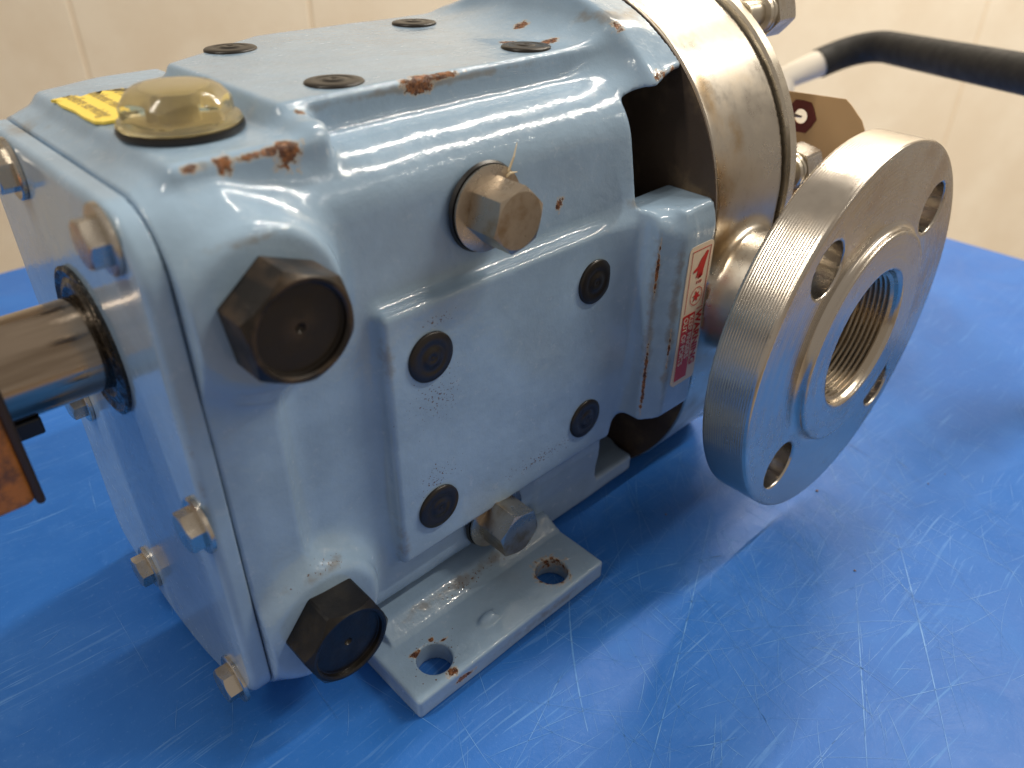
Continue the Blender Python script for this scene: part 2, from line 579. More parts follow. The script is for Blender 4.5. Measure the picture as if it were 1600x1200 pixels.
# ------------------------------------------------------------------ the pump
pump = empty('lobe_pump', (1.3, 0, 0))
tag(pump, 'pale blue painted rotary lobe pump with stainless rotor casing standing on blue cart top', 'pump')
PINV = Matrix.Translation((-1.3, 0, 0))
def part(o, label=None, parent=None, kind=None):
    if parent is None:
        o.parent = pump
        o.matrix_parent_inverse = PINV
    else:
        o.parent = parent
    return tag(o, label, kind=kind)

YC = 0.06
def profile(y, z, side=0.95):
    """section of the gear case looking along the shaft"""
    yc = (0.86 - side) / 2
    hy = (0.86 + side) / 2
    r = 0.27
    qy, qz = np.abs(y - yc) - hy + r, np.abs(z - 1.40) - 1.47 + r
    d = np.sqrt(np.maximum(qy, 0) ** 2 + np.maximum(qz, 0) ** 2) + np.minimum(np.maximum(qy, qz), 0) - r
    # square the lower corners, then cut with the shallow keel arc
    ql = np.maximum(np.abs(y - yc) - hy, np.maximum(z - 1.5, -z - 0.2))
    d = np.minimum(d, ql)
    arc = np.sqrt((y - 0.03) ** 2 + (z - 1.66) ** 2) - 1.64
    return smax(d, np.where(z < 1.2, arc, arc * 0 - 1), 0.10)

def F_body(x, y, z):
    # front band next to the cover
    d2 = profile(y, z, 0.95)
    d = slab(d2, x, 0.003, 0.28, 0.010)
    # main case
    core = slab(profile(y, z, 0.895), x, 0.10, 3.10, 0.03)
    d = smin(d, core, 0.16)
    # breather deck
    dk = rbox(x, y, z, (0.13, -0.80, 2.55), (0.80, 0.80, 2.955), 0.045)
    dk = smax(dk, (y - 0.66 - (x - 0.06) * 0.36) * 0.92, 0.05)
    d = smin(d, dk, 0.05)
    # raised top pad
    tp_ = rbox(x, y, z, (0.70, -0.575, 2.6), (2.90, 0.84, 3.035), 0.03)
    tp_ = smax(tp_, (y - 0.50 - (x - 0.72) * 0.55) * 0.876, 0.05)
    d = smin(d, tp_, 0.09)
    d = smin(d, rbox(x, y, z, (0.69, -0.76, 2.6), (0.83, -0.4, 2.99), 0.05), 0.07)
    # raised side pad
    d = smin(d, rbox(x, y, z, (0.835, -0.985, 0.615), (2.56, -0.5, 2.165), 0.035), 0.075)
    # plug bosses
    for (bx, bz, br) in ((0.31, 2.42, 0.34), (0.31, 0.65, 0.33)):
        rr_ = np.sqrt((x - bx) ** 2 + (z - bz) ** 2)
        dome = slab(rr_ - br, y, -1.035, -0.6, 0.05)
        d = smin(d, dome, 0.17)
    d = smin(d, rbox(x, y, z, (1.95, -0.895, 0.02), (3.0, 0.8, 0.5), 0.04), 0.05)
    # end flange of the case, matching the casing
    fl = slab(stadium(y, z, 0.0, 1.28, 2.045, 1.235), x, 2.74, 3.10, 0.035)
    cone = np.maximum((stadium(y, z, 0.0, 1.28, 2.02, 1.20) + np.clip(2.78 - x, 0, 2) * 0.9) * 0.74, x - 2.80)
    d = smin(d, smin(fl, cone, 0.06), 0.22)
    # lug on the near side
    dl = rbox(x, y, z, (2.60, -1.25, 0.82), (3.10, -0.6, 2.25), 0.03)
    dl = smax(dl, -(y + 1.245) * 0.844 - (x - 2.73) * 0.537, 0.012)
    dl = smax(dl, (z - 2.20) * 0.80 - (y + 1.16) * 0.60 , 0.06)
    d = smin(d, dl, 0.06)
    # hollow behind the flange
    cav = slab(stadium(y, z, 0.0, 1.20, 1.90, 0.93), x, 2.59, 3.4, 0.02)
    d = smax(d, -cav, 0.03)
    for (z0, z1) in ((2.235, 2.90), (0.17, 0.76)):
        w = rbox(x, y, z, (2.585, -1.9, z0), (3.4, -0.3, z1), 0.03)
        if z0 > 1: w = smax(w, (z - 2.80) * 0.96 - (x - 2.60) * 0.28, 0.03)
        d = smax(d, -w, 0.04)
        w = rbox(x, y, z, (2.545, 0.3, z0), (3.4, 1.9, z1), 0.05)
        d = smax(d, -w, 0.05)
    d = smax(d, x - 3.035, 0.01)
    d = smax(d, 0.003 - x, 0.006)
    d = smax(d, 0.012 - z, 0.03)
    # uneven casting skin
    return d + 0.0035 * noise3(x, y, z, 5.0, 1.0) + 0.0016 * noise3(x, y, z, 13.0, 4.0)

rust = [((0.60, -0.805, 2.93), (0.085, 0.06, 0.105)), ((0.54, -0.805, 2.94), (0.07, 0.04, 0.04)), ((0.34, -0.80, 2.93), (0.045, 0.04, 0.06)), ((0.22, -0.80, 2.945), (0.06, 0.03, 0.03)), ((0.44, -0.80, 2.94), (0.09, 0.02, 0.025)),
        ((1.42, -0.575, 3.015), (0.13, 0.05, 0.07)), ((1.54, -0.575, 3.03), (0.17, 0.025, 0.03)), ((0.78, -0.62, 3.0), (0.03, 0.03, 0.04)),
        ((2.83, -0.93, 2.92), (0.12, 0.06, 0.06)), ((2.98, -0.90, 2.91), (0.10, 0.03, 0.03)), ((2.76, -0.62, 3.10), (0.05, 0.06, 0.05)),
        ((2.06, -0.92, 2.36), (0.045, 0.05, 0.06)), ((2.3, -0.25, 3.04), (0.07, 0.07, 0.03)), ((2.62, -1.17, 1.15), (0.016, 0.022, 0.35)), ((2.62, -1.17, 1.9), (0.012, 0.02, 0.22)), ((2.735, -1.24, 1.35), (0.012, 0.02, 0.20)),
        ((2.45, -0.40, 3.05), (0.09, 0.05, 0.05)), ((2.55, -0.1, 3.07), (0.08, 0.05, 0.05)), ((1.4, -0.97, 0.62), (0.15, 0.03, 0.02))]
flecks = [((1.13, -0.985, 1.62), (0.28, 0.08, 0.24)), ((1.10, -0.985, 1.10), (0.22, 0.08, 0.16)), ((0.33, -1.0, 0.98), (0.30, 0.08, 0.06)), ((1.15, -0.985, 2.05), (0.2, 0.1, 0.05)), ((1.9, -0.985, 0.80), (0.5, 0.1, 0.1))]
grime = [((0.86, -0.95, 1.95), (0.05, 0.06, 0.22)), ((0.86, -0.95, 0.80), (0.05, 0.06, 0.20)), ((2.62, -1.165, 1.55), (0.045, 0.05, 0.85)), ((2.735, -1.24, 1.6), (0.05, 0.05, 0.75)), ((2.60, -1.03, 1.4), (0.03, 0.03, 0.7)),
         ((3.03, -1.2, 1.6), (0.04, 0.2, 0.9)), ((1.6, -0.95, 0.62), (0.9, 0.08, 0.04)), ((2.8, -0.55, 3.15), (0.4, 0.3, 0.05)), ((1.5, -0.58, 3.0), (1.0, 0.03, 0.03)),
         ((0.04, 0.42, 2.85), (0.10, 0.22, 0.10)), ((2.6, -1.0, 2.27), (0.1, 0.2, 0.05)), ((0.32, -1.0, 2.72), (0.2, 0.1, 0.03)), ((0.32, -1.0, 0.97), (0.25, 0.1, 0.04)), ((3.03, -0.9, 2.9), (0.03, 0.3, 0.2)),
         ((0.40, -0.80, 2.95), (0.3, 0.03, 0.04)), ((2.60, -0.96, 2.80), (0.04, 0.1, 0.06))]
PBODY = paint('gear_case_paint', rust, flecks, grime)
me = sdf_mesh('gear_case', F_body, (0, -1.32, 0), (3.04, 1.3, 3.3), 0.0185)
part(link('gear_case', me, PBODY), 'glossy pale blue cast housing with rust chips')

def F_foot(sy):
    def f(x, y, z):
        yy = y * sy
        d = rbox(x, yy, z, (0.545, -1.436, 0.0), (2.035, -0.2, 0.14), 0.02)
        web = rbox(x, yy, z, (0.66, -1.05, 0.0), (2.03, -0.2, 0.215), 0.012)
        web = smax(web, (z - 0.215) * 0.85 - (yy + 0.93) * 0.53, 0.01)
        d = smin(d, web, 0.02)
        # casting nub
        nb = np.sqrt(((x - 1.20) * 1.0) ** 2 + ((yy + 1.27) * 2.0) ** 2 + ((z - 0.13) * 1.7) ** 2) - 0.085
        nb = smax(nb, (x - 1.25) + (z - 0.15), 0.01)
        d = smin(d, nb, 0.02)
        for hx in (0.785, 1.735):
            d = smax(d, -(np.sqrt((x - hx) ** 2 + (yy + 1.265) ** 2) - 0.103), 0.012)
        return d + 0.0025 * noise3(x, y, z, 9.0, 2.0)
    return f
PFOOT = paint('foot_paint', [((0.73, -1.17, 0.145), (0.05, 0.03, 0.04)), ((0.80, -1.40, 0.14), (0.05, 0.04, 0.03)), ((0.86, -1.437, 0.08), (0.09, 0.03, 0.03)), ((0.85, -1.15, 0.145), (0.03, 0.02, 0.02)), ((0.90, -1.2, 0.145), (0.04, 0.015, 0.02)), ((1.735, -1.265, 0.11), (0.150, 0.150, 0.10))],
              [((0.8, -1.26, 0.14), (0.24, 0.22, 0.05)), ((1.3, -1.0, 0.19), (0.6, 0.1, 0.08))],
              [((1.74, -1.26, 0.14), (0.15, 0.15, 0.05)), ((1.5, -1.44, 0.07), (0.5, 0.02, 0.05)), ((1.3, -0.98, 0.2), (0.7, 0.06, 0.05)), ((1.735, -1.265, 0.08), (0.17, 0.17, 0.13)), ((1.735, -1.265, 0.08), (0.17, 0.17, 0.13))])
me = sdf_mesh('mounting_foot', F_foot(1), (0.52, -1.46, 0.001), (2.06, -0.2, 0.28), 0.0125)
part(link('mounting_foot', me, PFOOT), 'pale blue mounting foot with two bolt holes on the near side')
me = sdf_mesh('mounting_foot', F_foot(-1), (0.52, 0.2, 0.001), (2.06, 1.46, 0.28), 0.02)
part(link('mounting_foot', me, PFOOT))

def F_cover(x, y, z):
    d = slab(profile(y, z, 0.955), x, -0.105, 0.4, 0.04)
    d = smax(d, x + 0.003, 0.006)
    d = smax(d, 0.012 - z, 0.02)
    return d + 0.0022 * noise3(x, y, z, 4.0, 3.0)
PCOV = paint('cover_paint', [], [], [((-0.1, -0.97, 1.9), (0.03, 0.03, 1.0)), ((0.0, 0.4, 2.86), (0.10, 0.2, 0.05))], 0.45)
me = sdf_mesh('end_cover', F_cover, (-0.11, -1.0, 0), (0.0, 0.9, 2.9), 0.012)
cover = part(link('end_cover', me, PCOV), 'flat pale blue end cover plate at the drive end')

# --- fasteners
STEEL_BOLT = steel('bolt_steel', (0.58, 0.54, 0.48), 0.26, 0.45, scale=7)
BRONZE = steel('stained_bolt_steel', (0.50, 0.44, 0.37), 0.30, 0.8, (0.27, 0.17, 0.075), scale=5)
m = NT('black_oxide')
OXIDE = m.set(Base_Color=m.mix(m.ramp(m.noise(9, 5), 0.45, 0.7), (0.009, 0.008, 0.008, 1), (0.022, 0.018, 0.014, 1)), Metallic=0.35,
              Roughness=m.ramp(m.noise(14, 5), 0.3, 0.7, 0.30, 0.46), Normal=m.bump(m.noise(60, 3), 0.18, 0.006))
m = NT('worn_black_oxide')
edge = m.n('ShaderNodeNewGeometry').outputs['Pointiness']
OXIDE2 = m.set(Base_Color=m.mix(m.math('MULTIPLY', m.ramp(edge, 0.505, 0.56), m.ramp(m.noise(10, 5), 0.35, 0.6)), (0.019, 0.015, 0.012, 1), (0.075, 0.050, 0.030, 1)), Metallic=0.4,
               Roughness=m.ramp(m.noise(12, 5), 0.3, 0.7, 0.30, 0.44), Normal=m.bump(m.noise(50, 3), 0.2, 0.006))
RUBBER = simple('black_rubber', (0.010, 0.010, 0.011), 0.35)

def hexbolt(x, y, z, axis, af, H, wr, wt_, mat, name='cover_bolt', ph=0.3, wmat=None, label=None):
    ax = Vector(axis)
    O = Vector((x, y, z))
    bm = bmesh.new()
    lathe(bm, hex_prof(af, H + wt_, ph, base=wt_), 72, O, ax)
    b = part(from_bm(name, bm, mat, None, 0.35), label)
    bm = bmesh.new()
    lathe(bm, [(0, 0), (wr, 0), (wr, wt_ * 0.75), (wr - wt_ * 0.3, wt_), (0, wt_)], 48, O, ax)
    w = from_bm('washer', bm, wmat or mat, None, 0.35)
    w.parent = b
    return b
for (y, z, ph) in ((-0.735, 2.745, 0.2), (-0.885, 1.485, 0.35), (-0.745, 0.295, 0.1), (0.30, 2.74, 0.5), (0.545, 1.42, 0.1), (0.33, 0.29, 0.25)):
    hexbolt(-0.106, y, z, (-1, 0, 0), 0.172, 0.066, 0.134, 0.022, STEEL_BOLT, 'cover_bolt', ph)

# big black plugs with dished faces
def bigplug(x, z, ph, mat, lab):
    bm = bmesh.new()
    af, H = 0.424, 0.215
    rf = hexr(af, ph)
    rc = 0.214
    prof = [(0, 0), (rf, 0), (rf, 0.03), (rf, lambda t: H - 0.006 - (rf(t) - rc) * 0.95), (rc, H - 0.006), (rc - 0.006, H), (0.196, H), (0.186, H - 0.008), (0.183, H - 0.028), (0.178, H - 0.030),
            (0.022, H - 0.030), (0.016, H - 0.040), (0, H - 0.055)]
    lathe(bm, prof, 96, (x, -1.035, z), (0, -1, 0))
    return part(from_bm('hex_plug', bm, mat, None, 0.3), lab)
bigplug(0.325, 2.42, 0.66, OXIDE2, 'worn black hex plug with dished face, upper')
bigplug(0.31, 0.66, 0.88, OXIDE, 'black hex plug with dished face, lower')

# steel hex bolts with flanged washer
def sidebolt(x, z, y0, ph, mat):
    bm = bmesh.new()
    rf = hexr(0.280, ph)
    H = 0.255
    prof = [(0, 0.03), (0.195, 0.03), (0.207, 0.036), (0.209, 0.050), (0.186, 0.056), (rf, 0.060), (rf, lambda t: H - (rf(t) - 0.137) * 0.35), (0.137, H), (0, H)]
    lathe(bm, prof, 96, (x, y0, z), (0, -1, 0))
    b = part(from_bm('side_bolt', bm, mat, None, 0.3))
    bm = bmesh.new()
    lathe(bm, [(0, 0), (0.212, 0), (0.221, 0.012), (0.212, 0.028), (0, 0.028)], 64, (x, y0, z), (0, -1, 0))
    w = from_bm('seal_washer', bm, RUBBER, None, 0.5)
    w.parent = b
sidebolt(1.51, 2.495, -0.905, 0.26, BRONZE)
sidebolt(1.555, 0.505, -0.905, 0.78, BRONZE)

# black dished cap plugs on the pads
CAPM = NT('cap_plug_black')
CAPM = CAPM.set(Base_Color=(0.022, 0.019, 0.017, 1), Metallic=0.25, Roughness=0.33, Normal=CAPM.bump(CAPM.noise(30, 4), 0.2, 0.006))
bm = bmesh.new()
lathe(bm, [(0.134, -0.01), (0.134, 0.004), (0.128, 0.009), (0.085, 0.013), (0.080, 0.0105), (0.052, 0.0125), (0.048, 0.016), (0.016, 0.0175), (0.012, 0.014), (0.006, 0.019), (0, 0.019)], 64)
bmesh.ops.recalc_face_normals(bm, faces=bm.faces)
capme = bpy.data.meshes.new('cap_plug')
for f in bm.faces: f.smooth = True
bm.to_mesh(capme); bm.free()
capme.materials.append(CAPM)
def cap(loc, axis, tilt=0.0):
    o = bpy.data.objects.new('cap_plug', capme)
    COL.objects.link(o)
    part(o)
    M_ = basis(axis).to_4x4()
    M_.translation = Vector(loc)
    o.matrix_basis = M_
    return o
for x in (1.09, 2.286):
    for z in (0.907, 1.869): cap((x, -0.992, z), (0, -1, 0))
    for y in (-0.398, 0.566): cap((x, y, 3.036), (0.02 * random.random(), 0.02, 1))

# --- filler cap in amber plastic
CX, CY, CZ = 0.385, -0.372, 2.957
bm = bmesh.new()
lathe(bm, [(0.16, 0), (0.243, 0), (0.247, 0.010), (0.243, 0.028), (0.16, 0.028)], 72, (CX, CY, CZ), close=True)
part(from_bm('cap_gasket', bm, RUBBER, None, 0.5))
m = NT('amber_plastic')
AMB = m.set(Base_Color=m.mix(m.ramp(m.noise(5, 4), 0.3, 0.7), (0.90, 0.83, 0.52, 1), (0.97, 0.93, 0.72, 1)), Roughness=m.ramp(m.noise(10, 4), 0.35, 0.7, 0.05, 0.16), Transmission_Weight=0.9, IOR=1.45,
            Normal=m.bump(m.noise(9, 3), 0.15, 0.02))
bm = bmesh.new()
rf = hexr(0.385, 0.35)
lathe(bm, [(0, 0.03), (0.234, 0.03), (0.240, 0.038), (0.234, 0.050), (0.212, 0.054),
           (lambda t: min(rf(t), 0.218), 0.060), (lambda t: min(rf(t), 0.218), lambda t: 0.135 - (min(rf(t), 0.218) - 0.19) * 0.9), (0.178, 0.155), (0.155, 0.168), (0.11, 0.176), (0.05, 0.179), (0, 0.180)], 96, (CX, CY, CZ))
fc = part(from_bm('filler_cap', bm, AMB, None, 0.5), 'amber translucent hexagonal filler cap')
bm = bmesh.new()
lathe(bm, [(0, 0.034), (0.18, 0.034), (0.18, 0.042), (0.07, 0.048), (0.06, 0.12), (0.13, 0.146), (0.125, 0.151), (0, 0.151)], 48, (CX, CY, CZ))
ins_ = from_bm('cap_core', bm, simple('cap_core_tan', (0.52, 0.43, 0.26), 0.5), None, 0.5)
ins_.parent = fc

# --- yellow sticker, torn along one edge
def prism(name, poly, w, mat, axis='z', parent=None, label=None):
    """poly: list of 3-tuples in a plane, extruded by vector w"""
    bm = bmesh.new()
    a = [bm.verts.new(p) for p in poly]
    b = [bm.verts.new(Vector(p) + Vector(w)) for p in poly]
    n = len(poly)
    bm.faces.new(a); bm.faces.new(b[::-1])
    for i in range(n):
        j = (i + 1) % n
        bm.faces.new((a[i], b[i], b[j], a[j]))
    bmesh.ops.triangulate(bm, faces=[f for f in bm.faces if len(f.verts) > 4])
    return part(from_bm(name, bm, mat), label, parent)
def text_mesh(name, body, size, origin, right, up, mat, parent, sx=1.0, align='LEFT', thick=0.0):
    cu = bpy.data.curves.new(name, 'FONT')
    cu.body = body
    cu.size = size
    cu.align_x = align
    cu.offset = thick
    o = bpy.data.objects.new(name, cu)
    COL.objects.link(o)
    dg = bpy.context.evaluated_depsgraph_get()
    me = bpy.data.meshes.new_from_object(o.evaluated_get(dg))
    COL.objects.unlink(o)
    bpy.data.objects.remove(o)
    r, u = Vector(right).normalized(), Vector(up).normalized()
    n = r.cross(u)
    M_ = Matrix((r * sx, u, n)).transposed().to_4x4()
    M_.translation = Vector(origin)
    me.transform(M_)
    me.materials.clear()
    ob = link(name, me, mat)
    return part(ob, None, parent)

ZS = 2.962
YEL = simple('sticker_yellow', (0.90, 0.69, 0.12), 0.38)
ragged = [(0.14, 0.47), (0.175, 0.40), (0.15, 0.43), (0.145, 0.34), (0.155, 0.20), (0.150, 0.06), (0.155, -0.06), (0.18, -0.10), (0.30, -0.11), (0.47, -0.11), (0.58, 0.0), (0.60, 0.16),
          (0.58, 0.34), (0.605, 0.45), (0.58, 0.50), (0.545, 0.47), (0.50, 0.45), (0.455, 0.35), (0.42, 0.43), (0.37, 0.49), (0.335, 0.42), (0.30, 0.47), (0.26, 0.44), (0.235, 0.50), (0.205, 0.45), (0.19, 0.485)]
stk = prism('yellow_sticker', [(x, y, ZS - 0.006) for x, y in [(a, (b + 0.11) * 0.88 - 0.11) for a, b in ragged]][::-1], (0, 0, 0.012), YEL, label='torn yellow warning sticker beside the filler cap')
TXT = simple('sticker_print', (0.46, 0.36, 0.13), 0.6)
for i, (t, sz, sx) in enumerate([('before servicing', 0.088, 0.86), ('without removing power', 0.088, 0.80), ('Do not start motor', 0.088, 0.86), ('CAUTION', 0.085, 1.0)]):
    text_mesh('sticker_text', t, sz, (0.20 + 0.098 * i, 0.41, ZS + 0.0075), (0, -1, 0), (1, 0, 0), TXT, stk, sx * 0.9, thick=0.0012)

# --- warning label on the lug
RED = simple('label_red', (0.58, 0.030, 0.025), 0.45)
CREAM = simple('label_cream', (0.80, 0.66, 0.50), 0.40)
LX0, LX1, LZ0, LZ1, LY = 2.795, 3.038, 1.035, 2.005, -1.262
def rr_poly(x0, x1, z0, z1, r, y, n=6):
    P = []
    for cx, cz, a0 in ((x1 - r, z1 - r, 0), (x0 + r, z1 - r, 90), (x0 + r, z0 + r, 180), (x1 - r, z0 + r, 270)):
        for i in range(n + 1):
            a = math.radians(a0 + 90 * i / n)
            P.append((cx + r * math.cos(a), y, cz + r * math.sin(a)))
    return P
lab = prism('warning_label', rr_poly(LX0, LX1, LZ0, LZ1, 0.035, LY + 0.010), (0, -0.012, 0), CREAM, label='cream and red warning label')
def lp(u, v, d=0.004): return (LX0 + v, LY - d, LZ1 - u)   # u down the label, v across
def flat(name, pts, mat, d=0.0038, t=0.0012):
    return prism(name, [lp(u, v, d) for u, v in pts], (0, -t, 0), mat, parent=lab)
flat('red_block', [(0.455, 0.022), (0.455, 0.148), (0.93, 0.148), (0.93, 0.022)], RED)
for a, b, c, d_ in ((0.03, 0.030, 0.034, 0.215), (0.03, 0.211, 0.43, 0.215), (0.03, 0.030, 0.44, 0.033), (0.440, 0.155, 0.444, 0.222)):
    flat('border_line', [(a, b), (a, d_), (c, d_), (c, b)], RED)
# hand reaching down
flat('hand_symbol', [(0.055, 0.175), (0.06, 0.195), (0.12, 0.178), (0.17, 0.165), (0.215, 0.162), (0.217, 0.152), (0.185, 0.150), (0.222, 0.145), (0.224, 0.134), (0.188, 0.134), (0.222, 0.126), (0.222, 0.116), (0.185, 0.118),
     (0.214, 0.106), (0.212, 0.097), (0.165, 0.108), (0.175, 0.075), (0.170, 0.060), (0.160, 0.062), (0.140, 0.100), (0.10, 0.125)], RED)
for v in (0.112, 0.134, 0.152):
    flat('motion_mark', [(0.238, v), (0.238, v + 0.007), (0.258, v + 0.007), (0.258, v)], RED)
ring, N = [], 28
cu_, cv_ = 0.345, 0.130
for i in range(N):
    a0, a1 = 2 * PI * i / N, 2 * PI * (i + 1) / N
    ring.append([(cu_ + r * math.cos(a), cv_ + r * math.sin(a)) for r, a in ((0.062, a0), (0.062, a1), (0.057, a1), (0.057, a0))])
bm = bmesh.new()
for q in ring: bm.faces.new([bm.verts.new(lp(u, v, 0.005)) for u, v in q])
star = []
for i in range(12):
    r = (0.048, 0.020)[i % 2] * (1.0 if i % 4 else 0.8)
    star.append(lp(cu_ + r * math.cos(i * PI / 6 + 0.3), cv_ + r * math.sin(i * PI / 6 + 0.3), 0.005))
bm.faces.new([bm.verts.new(p) for p in star])
part(from_bm('rotor_symbol', bm, RED), None, lab)
DN, RT = (0, 0, -1), (1, 0, 0)
text_mesh('label_text', 'WARNING', 0.083, lp(0.462, 0.163, 0.005), DN, RT, RED, lab, 0.98, thick=0.003)
text_mesh('label_text', 'KEEP FINGERS', 0.060, lp(0.470, 0.094, 0.0056), DN, RT, CREAM, lab, 0.83, thick=0.0018)
text_mesh('label_text', 'OUT OF PORTS', 0.060, lp(0.470, 0.036, 0.0056), DN, RT, CREAM, lab, 0.83, thick=0.0018)

# --- stainless rotor casing with port neck
def F_casing(x, y, z):
    st = smax(stadium(y, z, 0.0, 0.98, 2.045, 1.247), 0.02 - z, 0.05)
    d = slab(st, x, 3.046, 3.765, 0.012)
    n = slab(np.sqrt((x - 3.41) ** 2 + (z - 1.55) ** 2) - 0.40, y, -1.84, -0.5, 0.01)
    n = np.maximum(n, np.where(y > -1.28, 3.046 - x, -1.0))
    d = smin(d, n, 0.10)
    return d + 0.002 * noise3(x, y, z, 3.0, 1.0)
me = sdf_mesh('rotor_casing', F_casing, (2.98, -1.85, 0.0), (3.78, 1.26, 3.31), 0.0195)
CAS = steel('casing_steel', (0.53, 0.49, 0.43), 0.31, 0.45, (0.40, 0.29, 0.16), scale=2.4,
            stains=[((3.10, -1.22, 2.2), (0.16, 0.2, 0.30)), ((3.15, -1.25, 1.9), (0.20, 0.2, 0.35)), ((3.12, -1.0, 2.75), (0.10, 0.25, 0.25)), ((3.10, -0.5, 3.15), (0.08, 0.4, 0.2)), ((3.3, -1.1, 2.5), (0.10, 0.2, 0.2))])
part(link('rotor_casing', me, CAS), 'stainless rotor casing with stained machined rim')
PLATE = steel('plate_steel', (0.66, 0.61, 0.52), 0.26, 0.3, scale=2.0)
def stadium_prism(name, R, x0, x1, mat, cham=0.01, z0=1.0, z1=2.06, lab=None):
    bm = bmesh.new()
    rings = []
    for x, r in ((x0, R - cham), (x0 + cham, R), (x1 - cham, R), (x1, R - cham)):
        ring = []
        for i in range(120):
            t = 2 * PI * i / 120
            c_, s_ = math.cos(t), math.sin(t)
            ring.append(bm.verts.new((x, r * c_, max(0.03, (z1 if s_ >= 0 else z0) + r * s_))))
        rings.append(ring)
    for a in range(3):
        for i in range(120):
            j = (i + 1) % 120
            bm.faces.new((rings[a][i], rings[a][j], rings[a + 1][j], rings[a + 1][i]))
    bm.faces.new(rings[0][::-1]); bm.faces.new(rings[-1])
    return part(from_bm(name, bm, mat, None, 0.5), lab)
stadium_prism('casing_gasket', 1.225, 3.755, 3.80, simple('gasket_dark', (0.05, 0.04, 0.03), 0.5), 0.003)
stadium_prism('casing_cover', 1.275, 3.795, 3.90, PLATE, 0.016, lab='stainless cover plate')
bm = bmesh.new()  # added disc: shadow on the casing's front face put into a dark brown colour
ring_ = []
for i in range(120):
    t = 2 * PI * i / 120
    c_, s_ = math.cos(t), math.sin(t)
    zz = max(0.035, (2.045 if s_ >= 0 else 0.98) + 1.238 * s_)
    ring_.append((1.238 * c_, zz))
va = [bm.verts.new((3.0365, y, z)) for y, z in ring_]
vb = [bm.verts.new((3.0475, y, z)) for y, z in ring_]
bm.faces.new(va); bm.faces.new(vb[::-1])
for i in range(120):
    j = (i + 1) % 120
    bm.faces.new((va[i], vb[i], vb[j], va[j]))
part(from_bm('casing_shade_disc', bm, steel('casing_shade_brown', (0.085, 0.062, 0.048), 0.5, 0.5, scale=3, metal=0.5), None, 0.5), 'dark disc over the casing face behind the windows, its shade put into the colour')
# seal retainers inside the windows
DARKM = steel('dark_seal_steel', (0.16, 0.13, 0.10), 0.42, 0.5, scale=4)
for z in (2.05, 1.15):
    bm = bmesh.new()
    lathe(bm, [(0.30, 0), (0.62, 0), (0.62, 0.10), (0.58, 0.13), (0.56, 0.13), (0.56, 0.17), (0.40, 0.18), (0.40, 0.52), (0.30, 0.52)], 64, (2.555, -0.10, z), (1, 0, 0))
    part(from_bm('seal_retainer', bm, DARKM, None, 0.5))
bm = bmesh.new()
lathe(bm, [(0.75, 0), (0.875, 0), (0.875, 0.03), (0.86, 0.10), (0.84, 0.13), (0.80, 0.13), (0.79, 0.20), (0.75, 0.205)], 96, (2.60, 0.0, 1.80), (1, 0, 0), close=True)
part(from_bm('retainer_ring', bm, steel('ring_steel', (0.50, 0.44, 0.37), 0.30, 0.4, scale=4), None, 0.5))
# cover studs with dome collar and hex nut
def stud(y, z, lab=None):
    bm = bmesh.new()
    lathe(bm, [(0, 0), (0.085, 0), (0.085, 0.16), (0.12, 0.165), (0.125, 0.19), (0.118, 0.20), (0.128, 0.205), (0.13, 0.232), (0.122, 0.24), (0, 0.24)], 48, (3.895, y, z), (1, 0, 0))
    b = part(from_bm('cover_stud', bm, PLATE, None, 0.5), lab)
    bm = bmesh.new()
    lathe(bm, hex_prof(0.27, 0.20, 0.2), 72, (4.13, y, z), (1, 0, 0))
    n_ = from_bm('hex_nut', bm, STEEL_BOLT, None, 0.35)
    n_.parent = b
stud(-0.68, 3.06)
stud(-1.10, 2.13)

# --- port flange
FX, FY, FZ, FR, FT = 3.398, -2.090, 1.5377, 1.140, 0.279
def F_flange(x, y, z):
    r = np.sqrt((x - FX) ** 2 + (z - FZ) ** 2)
    d = slab(r - FR, y, FY, FY + FT, 0.018)
    rf_ = slab(r - 0.655, y, FY - 0.055, FY + 0.1, 0.012)
    d = smin(d, rf_, 0.05)
    d = smax(d, -(r - 0.408 - 0.022 * np.clip((-(y - FY + 0.02)) / 0.035, 0, 1)), 0.008)
    for sx in (-1, 1):
        for sz in (-1, 1):
            h_ = np.sqrt((x - FX - sx * 0.630) ** 2 + (z - FZ - sz * 0.630) ** 2) - 0.152
            d = smax(d, -h_, 0.014)
    return d
me = sdf_mesh('port_flange', F_flange, (FX - FR, FY - 0.08, FZ - FR), (FX + FR, FY + FT, FZ + FR), 0.0135)
FL = steel('flange_steel', (0.57, 0.53, 0.475), 0.22, 0.65, (0.44, 0.33, 0.23), scale=1.7, groove=('Y', 21.0), gs=0.15, radial=((FX, 0, FZ), (1, 0, 1), 230.0, 0.03), metal=0.97)
part(link('port_flange', me, FL), 'machined round port flange with four bolt holes')
bm = bmesh.new()
prof = []
y0 = 0.02
for i in range(9):
    prof += [(0.406, y0), (0.388, y0 + 0.015), (0.406, y0 + 0.030)]
    y0 += 0.031
prof = [(0.415, 0.0)] + prof + [(0.36, y0 + 0.02), (0.33, y0 + 0.05), (0.33, 0.9), (0.0, 0.9)]
lathe(bm, prof, 96, (FX, FY - 0.035, FZ), (0, 1, 0))
part(from_bm('port_thread', bm, steel('bore_steel', (0.50, 0.44, 0.36), 0.25, 0.5, scale=4), None, 0.3), 'threaded port bore')

